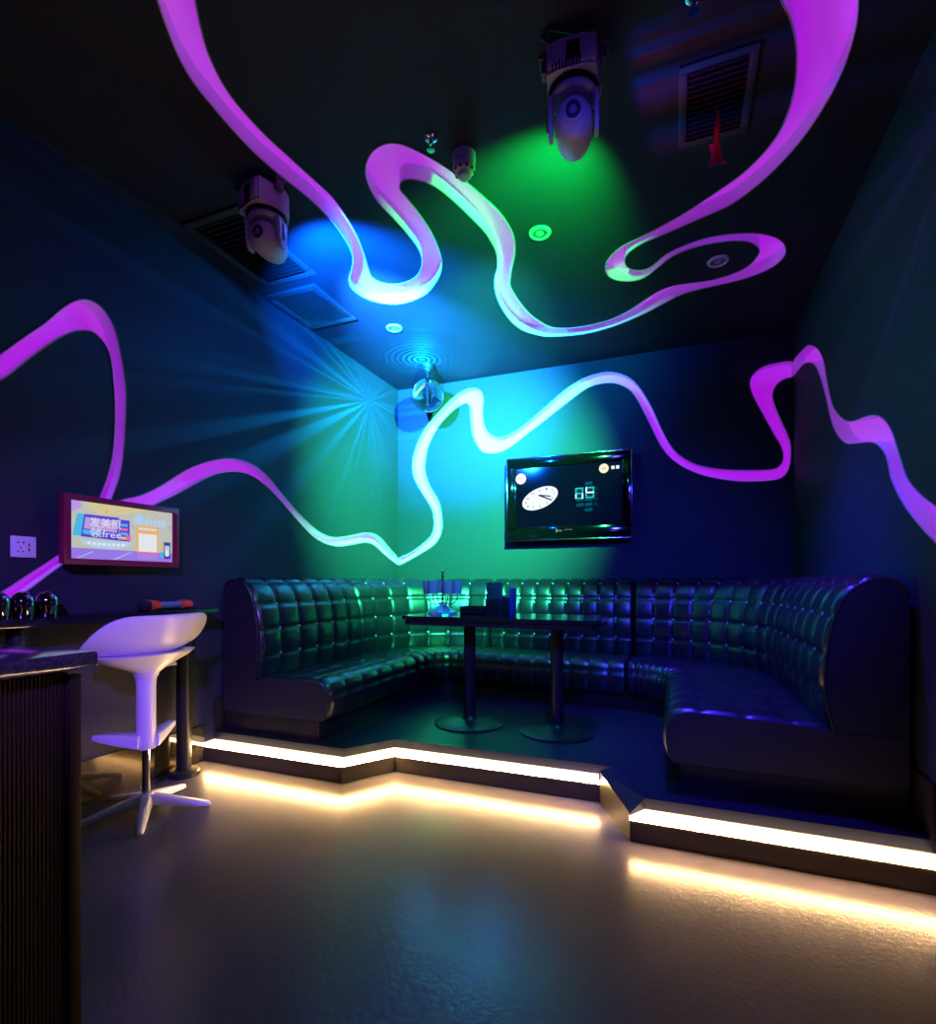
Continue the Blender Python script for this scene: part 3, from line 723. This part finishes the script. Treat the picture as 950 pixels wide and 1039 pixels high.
# flared bracket under the seat
rings=[]; NP2=36
for r,k1,z in ((.048,.048,.615),(.056,.052,.635),(.09,.066,.655),(.14,.084,.675),(.20,.11,.70),(.24,.135,.727)):
    rings.append([(lambda a: (k1*math.cos(a)*math.cos(BD)-r*math.sin(a)*math.sin(BD), k1*math.cos(a)*math.sin(BD)+r*math.sin(a)*math.cos(BD), z))(2*PI*k/NP2) for k in range(NP2)])
vs=[p for r_ in rings for p in r_]; fs=[]
for i in range(len(rings)-1):
    for j in range(NP2): l=(j+1)%NP2; fs.append((i*NP2+j,i*NP2+l,(i+1)*NP2+l,(i+1)*NP2+j))
fs+=[tuple(range(NP2)),tuple((len(rings)-1)*NP2+j for j in reversed(range(NP2)))]
MB().add(vs,fs,True).build('seat_bracket',M['white'],st)
MB().box((.04,.06,.655),(.05,.12,.668),.002).build('height_lever',M['grey'],st)

# ================================================================= BAR COUNTER (left foreground)
ct=thing('bar_counter','reeded dark wood bar counter with polished stone top in the left foreground','counter',(-1.5,.2,0))
o_=lambda x,y,z:(x+1.5,y-.2,z)
MB().box(o_(-1.95,-1.1,.865),o_(-1.175,.775,.90),.006).build('countertop',M['stone'],ct)
MB().box(o_(-1.90,-1.05,0),o_(-1.215,.745,.83)).build('body',M['black'],ct)
MB().box(o_(-1.92,-1.07,.83),o_(-1.216,.728,.865)).build('top_rail',M['darkwood'],ct)
rd=MB(); pitch=.0075; y=-1.05; pts=[]
while y<.728:
    for k in range(5):
        a=PI*k/4; pts.append((-1.213+.0034*math.sin(a), y+pitch/2-math.cos(a)*pitch*.46))
    y+=pitch
n=len(pts); vs=[o_(a,b,.02) for a,b in pts]+[o_(a,b,.858) for a,b in pts]
rd.add(vs,[(i,i+1,n+i+1,n+i) for i in range(n-1)],False).build('reeded_panel',M['darkwood'],ct)
MB().box(o_(-1.222,.730,0),o_(-1.200,.755,.852),.003).build('corner_post',M['darkwood'],ct)

# ================================================================= CEILING FITTINGS
def vent(x0,y0,x1,y1,label,n,along,cross=0,bord=.045):
    cx,cy=(x0+x1)/2,(y0+y1)/2; t=thing('air_vent',label,'air vent',(cx,cy,ZC),group='ceiling air vents')
    w,h=(x1-x0)/2,(y1-y0)/2; f=MB(); z=-.014; b=bord
    for a in (((-w,-h,z),(w,-h+b,0)),((-w,h-b,z),(w,h,0)),((-w,-h+b,z),(-w+b,h-b,0)),((w-b,-h+b,z),(w,h-b,0))): f.box(*a,bev=.003)
    f.build('frame',M['vent'],t)
    MB().box((-w+b*.8,-h+b*.8,-.003),(w-b*.8,h-b*.8,-.0005)).build('backing',M['hole'],t)
    s=MB(); rot=Matrix.Rotation(math.radians(35),3,'X' if along=='x' else 'Y')
    L=(h-b)*2 if along=='x' else (w-b)*2
    for i in range(n):
        c=-L/2+L*(i+.5)/n; th=.0012; wd=L/n*.42
        if along=='x': s.box((-w+b,c-wd,-.009-th),(w-b,c+wd,-.009+th),0,rot,(0,c,-.009))
        else: s.box((c-wd,-h+b,-.009-th),(c+wd,h-b,-.009+th),0,rot,(c,0,-.009))
    for i in range(cross):
        if along=='y':
            c=-(h-b)+2*(h-b)*(i+.5)/cross; s.box((-w+b,c-.002,-.013),(w-b,c+.002,-.004))
    s.build('louvre',M['louvre'],t)
vent(-2.475,2.06,-2.075,2.70,'large black louvred air vent behind the left stage light',16,'x')
vent(-2.575,2.785,-2.16,3.27,'grid air vent in the ceiling nearest the left corner',20,'y',14,.05)
vent(.015,2.115,.285,2.51,'dark louvred air vent on the right with a red streamer hanging from it',13,'x',0,.03)
# red streamer
sr=thing('streamer','red ribbon streamer with pink end hanging from the right ceiling vent','streamer',(.16,2.34,ZC))
mb=MB(); zs=[-.012,-.05,-.10,-.15,-.20,-.235]
vs=[]; fs=[]
for i,z in enumerate(zs):
    w=(.002,.010,.011,.010,.013,.016)[i]; tw=.15*math.sin(i*1.3); ca,sa=math.cos(tw+.35),math.sin(tw+.35); ox=.004*math.sin(i*1.7)
    vs+=[(ox-w*ca,-w*sa,z),(ox,.004,z),(ox+w*ca,w*sa,z),(ox,-.002,z)]
for i in range(len(zs)-1):
    for j in range(4): k=(j+1)%4; fs.append((i*4+j,i*4+k,(i+1)*4+k,(i+1)*4+j))
mb.add(vs,fs,True).build('red_tape',M['red'],sr)
mb=MB(); pp=[(-.030,-.150),(-.016,-.150),(-.004,-.19),(.016,-.215),(.034,-.243),(.0,-.238),(-.034,-.236),(-.024,-.20)]
mb.prism(pp,lambda a,b,h:(a,h+.006,b),0,.003).build('pink_end',M['pink'],sr)
mb=MB().tube([(0,0,-.002),(.003,0,-.008),(-.004,0,-.014),(.004,.002,-.02)],.002,6).build('knot',M['red'],sr)
# ceiling speakers
sp=None
for x,y,lab in ((-.693,2.842,'round white ceiling speaker in the green light by the wavy ribbon'),(-1.98,3.50,'round ceiling speaker in blue light near the left corner'),(.242,3.486,'round dark-lit ceiling speaker inside the loop of the ribbon')):
    if sp is None:
        sp=thing('ceiling_speaker',lab,'ceiling speaker',(x,y,ZC),group='round ceiling speakers')
        MB().lathe([(.040,-.004),(.043,-.010),(.056,-.009),(.061,-.004),(.062,0),(.040,0)],n=36).build('rim',M['ivory'],sp)
        q=MB().lathe([(0,-.0035),(.022,-.004),(.040,-.004),(.040,-.001),(0,-.001)],n=30)
        q.build('grille',noise_bump(mat('speaker_grille',(.4,.4,.36),.6),400,.6,.002),sp)
    else:
        o=copy_tree(sp); o.location=(x,y,ZC); tag(o,lab)
# smoke detector
sd=thing('smoke_detector','cylindrical white smoke detector hanging beside the top of the ceiling ribbon','smoke detector',(-.885,2.20,ZC))
MB().lathe([(.052,0),(.052,-.028),(.048,-.034),(.050,-.036),(.050,-.066),(.044,-.080),(.030,-.084)],n=32).build('housing',M['ivory'],sd)
cap_=MB().lathe([(.030,-.082),(.030,-.098),(.026,-.104),(0,-.105)],n=24).build('sensor_cap',M['ivory'],sd)
q=MB()
for k in range(10):
    a=2*PI*k/10; q.box((-.005,.0425,-.083),(.005,.0475,-.073),0,Matrix.Rotation(a,3,'Z'),(0,0,0))
q.build('vent_slot',M['hole'],sd)
def sprinkler(x,y,lab):
    t=thing('sprinkler',lab,'sprinkler',(x,y,ZC),group='ceiling sprinklers')
    MB().lathe([(.030,0),(.028,-.006),(.018,-.012),(.010,-.013)],n=20).build('escutcheon',M['chrome'],t)
    MB().lathe([(.009,-.010),(.009,-.028),(.006,-.032)],n=12).tube([(.009,0,-.026),(.013,0,-.04),(.003,0,-.054)],.0025,6).tube([(-.009,0,-.026),(-.013,0,-.04),(-.003,0,-.054)],.0025,6).build('head',M['chrome'],t)
    MB().lathe([(0,-.053),(.016,-.054),(.018,-.057),(0,-.058)],n=12).build('deflector',M['chrome'],t)
sprinkler(-.985,2.06,'small chrome sprinkler in the dark ceiling beside the smoke detector')
sprinkler(.06,1.88,'small sprinkler at the top picture edge above the right vent')

# ---------------------------------------------------------------- moving-head stage lights
def moving_head(x,y,rz,pan,tilt,label):
    t=thing('stage_light',label,'stage light',(x,y,ZC),rz,group='moving-head stage lights')
    # clamps
    for s in (-1,1):
        MB().box((s*.105-.012,-.02,-.05),(s*.105+.012,.02,0),.003).box((s*.105-.02,-.03,-.010),(s*.105+.02,.03,0),.003).build('clamp',M['grey_dark'],t)
    # base: box front, rounded rear
    pl=[(-.085,-.095),(-.04,-.105),(.04,-.105),(.085,-.095)]+[(.098*math.cos(a),.02+.085*math.sin(a)) for a in [math.radians(-20+220*k/16) for k in range(17)]]
    b=MB(); b.prism(pl,lambda a,b_,h:(a,b_,h),-.125,-.028)
    b.box((-.078,-.108,-.115),(-.02,-.098,-.07),.003).box((.035,-.112,-.12),(.082,-.098,-.04),.003)
    o=b.build('base',M['grey'],t); base_=o; md=o.modifiers.new('soft','BEVEL'); md.width=.008; md.segments=3; md.limit_method='ANGLE'
    q=MB()
    for k in range(12): q.box((-.066+.012*k,-.1085,-.123),(-.061+.012*k,-.1035,-.104+.006*((k*7)%3)))
    q.box((-.016,-.108,-.10),(.030,-.102,-.045)).build('base_vent',M['hole'],base_)
    MB().lathe([(.092,-.125),(.094,-.130),(.094,-.136),(.088,-.140)],n=36).build('turntable',M['hole'],t)
    R=Matrix.Rotation(pan,3,'Z')
    # yoke: disc and two arms
    yk=MB(); yk.lathe([(.085,-.138),(.086,-.150),(.078,-.158),(0,-.160)],n=32)
    for s in (-1,1):
        prof=[(-.045,-.150),(.045,-.150),(.040,-.20),(.034,-.245),(.018,-.268),(-.018,-.268),(-.034,-.245),(-.040,-.20)]
        yk.prism(prof,lambda a,b_,h,s=s:tuple(R@Vector((s*h,a,b_))),.074,.090)
    o=yk.build('yoke',M['grey'],t); yoke_=o; md=o.modifiers.new('soft','BEVEL'); md.width=.004; md.segments=2; md.limit_method='ANGLE'
    MB().tube([tuple(R@Vector((-.092,.0,-.165))),tuple(R@Vector((-.094,.0,-.235)))],.005,8).tube([tuple(R@Vector((.092,.0,-.165))),tuple(R@Vector((.094,.0,-.235)))],.005,8).build('yoke_trim',M['chrome'],yoke_)
    # head: egg-shaped body turned about the yoke axle
    H_=R@Matrix.Rotation(tilt,3,'X'); c=(0,0,-.225)
    prof=[(0,-.082),(.030,-.081),(.036,-.077),(.038,-.070),(.052,-.060),(.063,-.040),(.069,-.01),(.070,.03),(.066,.07),(.058,.105),(.052,.120)]
    head_=MB().lathe(prof,c,28,H_).build('head',M['grey'],t)
    MB().lathe([(.048,.122),(.046,.114),(.030,.108),(0,.106)],c,24,H_).build('lens',M['mirror'],head_)
    q=MB()
    for k in range(4): q.lathe([(.006+.006*k,-.0815),(.0075+.006*k,-.0835),(.009+.006*k,-.0815)],c,24,H_)
    q.build('rear_grille',M['grey_dark'],head_)
    q=MB()
    for s in (-1,1):
        for k in range(6):
            p0=H_@Vector((s*.042,-.053,-.015+.016*k)); p1=H_@Vector((s*.022,-.0655,-.015+.016*k))
            q.tube([tuple(Vector(c)+p0),tuple(Vector(c)+p1)],.0025,5)
    q.build('cooling_slot',M['hole'],head_)
    t.scale=(1,1,1.13)
    MB().tube([(-.06,-.08,-.03),(-.10,-.11,-.015),(-.07,-.13,-.012),(.0,-.10,-.014),(.02,-.06,-.012)],.006,7).build('cable',M['black'],t)
    return t
moving_head(-1.86,2.03,math.radians(-15),math.radians(28),math.radians(-84),'pinkish moving-head stage light hanging beside the large left vent')
moving_head(-.345,1.93,math.radians(5),math.radians(4),math.radians(-82),'purple-lit moving-head stage light hanging above the green patch of ceiling')

# ---------------------------------------------------------------- glass ball light
BX,BY=-2.04,4.20; BZ=2.71
gb=thing('glass_ball_light','clear ribbed glass ball light hanging from the ceiling corner','ball light',(BX,BY,ZC))
MB().lathe([(.055,0),(.055,-.008),(.050,-.03),(.030,-.04),(.028,-.055),(.02,-.058)],n=28).build('mount',mat('dark_mount',(.03,.05,.08),.3,metal=.6),gb)
MB().lathe([(.006,-.05),(.006,-.14)],n=10).build('stem',M['chrome'],gb)
r=.142; prof=[]
for i in range(65):
    a=-PI/2+PI*i/64; rr_=r*(1+(.012 if i%2 else 0)); prof.append((max(rr_*math.cos(a),0),BZ-ZC+rr_*math.sin(a)))
MB().lathe(prof,n=72).build('ball',M['glass'],gb)
prof=[(r*.90*math.cos(-PI/2+PI*i/24)+0,BZ-ZC+r*.90*math.sin(-PI/2+PI*i/24)) for i in range(25)]
prof=[(max(a,0),b) for a,b in prof]
MB().lathe(list(reversed(prof)),n=40).build('inner_shell',M['glass'],gb)
MB().lathe([(.0,-.32),(.012,-.315),(.020,-.29),(.020,-.25),(.010,-.235),(.006,-.14)],n=12).build('motor_core',M['mirror'],gb)

# ================================================================= LIGHTS
def look(o,target): o.rotation_euler=(Vector(target)-o.location).to_track_quat('-Z','Y').to_euler()
def spot(name,loc,target,col,power,size,blend=.5,rad=.03):
    l=bpy.data.lights.new(name,'SPOT'); l.color=col; l.energy=power; l.spot_size=math.radians(size); l.spot_blend=blend; l.shadow_soft_size=rad
    o=bpy.data.objects.new(name,l); COL.objects.link(o); o.location=loc; look(o,target); return o
def point(name,loc,col,power,rad=.1):
    l=bpy.data.lights.new(name,'POINT'); l.color=col; l.energy=power; l.shadow_soft_size=rad
    o=bpy.data.objects.new(name,l); COL.objects.link(o); o.location=loc; return o
# left head: main lens towards the corner, ring lens grazing the ceiling
spot('blue_beam',(-1.80,2.17,2.66),(-1.92,4.65,2.80),(.012,.22,1.),7200,54,.95)
spot('blue_ring_beam',(-1.78,2.16,2.66),(-1.88,3.25,2.98),(.0,.12,1.),1100,100,.8)
# right head
spot('green_beam',(-.30,2.13,2.66),(-2.1,4.65,1.85),(.03,1.,.31),6600,66,1.)
spot('green_ring_beam',(-.32,2.10,2.66),(-.78,2.80,2.98),(.0,1.,.09),270,88,.9)
# blue-violet room wash from further lamps towards the entrance, plus two added seat fills
spot('violet_beam',(.45,-.3,2.8),(-.75,3.9,.75),(.03,.04,1.),850,50,.9,.15)
spot('stool_beam',(.3,-1.0,2.4),(-2.3,1.7,.75),(.25,.11,1.),800,31,.9,.12)
spot('seat_fill_blue',(-.1,2.75,2.9),(.30,3.3,.45),(.04,.02,1.),600,66,.9,.1)  # added blue fill above the right seat, no fixture there
spot('seat_fill_green',(-.3,2.05,2.62),(-1.7,3.5,.5),(.0,1.,.55),70,78,1.,.08)  # extra green fill added near the right head to brighten the sofa
point('violet_wash',(.5,-1.1,2.3),(.20,.05,1.),22,.2)

# added patterned lamps beside the glass ball imitate its refracted light: rays on the left wall, ripples on the ceiling
def gobo(o,build):
    l=o.data; l.use_nodes=True; nt=l.node_tree; N=nt.nodes; L=nt.links
    em=[n for n in N if n.type=='EMISSION'][0]
    tc=N.new('ShaderNodeTexCoord'); sp_=N.new('ShaderNodeSeparateXYZ'); L.new(tc.outputs['Normal'],sp_.inputs[0])
    def m(op,a,b=None,clamp=False):
        n=N.new('ShaderNodeMath'); n.operation=op; n.use_clamp=clamp
        for i,v in enumerate((a,b)):
            if v is None: continue
            if isinstance(v,(int,float)): n.inputs[i].default_value=v
            else: L.new(v,n.inputs[i])
        return n.outputs[0]
    def noise(val,scale,detail=2):
        n=N.new('ShaderNodeTexNoise'); n.noise_dimensions='1D'; n.inputs['Scale'].default_value=scale; n.inputs['Detail'].default_value=detail
        L.new(val,n.inputs['W']); return n.outputs[0]
    build(N,L,em,sp_.outputs[0],sp_.outputs[1],sp_.outputs[2],m,noise)
def rays(N,L,em,x,y,z,m,noise):
    ang=m('ARCTAN2',z,y); n=noise(ang,9,3)
    s=m('POWER',m('MULTIPLY',m('SUBTRACT',n,.47,True),9.,True),1.6)
    L.new(m('MULTIPLY',s,m('MULTIPLY',m('LESS_THAN',x,-.12),m('MULTIPLY',m('SUBTRACT',.62,z,True),3.,True))),em.inputs['Strength'])
def ripples(N,L,em,x,y,z,m,noise):
    r=m('SQRT',m('ADD',m('MULTIPLY',x,x),m('MULTIPLY',y,y)))
    q=m('DIVIDE',r,m('MAXIMUM',z,.02))
    wob=m('ADD',q,m('MULTIPLY',noise(m('ARCTAN2',y,x),3),.15))
    s=m('POWER',m('ABSOLUTE',m('SINE',m('MULTIPLY',wob,9.))),2.5)
    s=m('MULTIPLY',s,noise(q,3.5))
    L.new(m('MULTIPLY',s,m('GREATER_THAN',z,.1)),em.inputs['Strength'])
gobo(point('ball_ray_standin',(BX-.19,BY-.06,BZ+.0),(.0,.33,1.),130,.005),rays)
gobo(point('ball_ripple_standin',(BX,BY-.11,BZ+.13),(.0,.40,1.),170,.005),ripples)

def side(N,L,em,x,y,z,m,noise):
    n=noise(m('ARCTAN2',z,y),6,2)
    s=m('POWER',m('MULTIPLY',m('SUBTRACT',n,.50,True),8.,True),1.3)
    s=m('MULTIPLY',s,m('GREATER_THAN',x,.25)); s=m('MULTIPLY',s,m('GREATER_THAN',y,-.3)); L.new(s,em.inputs['Strength'])
gobo(point('added_streak_blue',(-.25,2.02,2.60),(.0,.06,1.),26,.03),side)  # added patterned lamp near the right head, makes blue streaks on the right wall
gobo(point('added_streak_red',(-.24,2.06,2.58),(1.,.01,.03),9,.03),side)  # added like the blue one, for red streaks


# ================================================================= CAMERA
f_px=533.0
cam=bpy.data.cameras.new('camera'); co=bpy.data.objects.new('camera',cam); COL.objects.link(co)
co.location=(0,0,CAM_H); yaw=math.atan2(.3665,.9304)
co.rotation_euler=(PI/2,0,yaw)
cam.sensor_fit='AUTO'; cam.sensor_width=36; cam.lens=f_px*36/1039; cam.shift_y=(591-519.5)/1039; cam.clip_start=.02
SC.camera=co
w=bpy.data.worlds.new('world'); SC.world=w; w.use_nodes=True
w.node_tree.nodes['Background'].inputs[0].default_value=(.01,.008,.03,1); w.node_tree.nodes['Background'].inputs[1].default_value=.3
SC.view_settings.view_transform='Standard'; SC.view_settings.look='None'; SC.view_settings.gamma=1; SC.view_settings.exposure=0
SC.view_settings.use_curve_mapping=False
SC.cycles.max_bounces=8; SC.cycles.caustics_reflective=False; SC.cycles.caustics_refractive=False
SC.cycles.sample_clamp_indirect=4
try:
    SC.cycles.use_denoising=True; SC.cycles.denoiser='OPENIMAGEDENOISE'
except Exception: pass
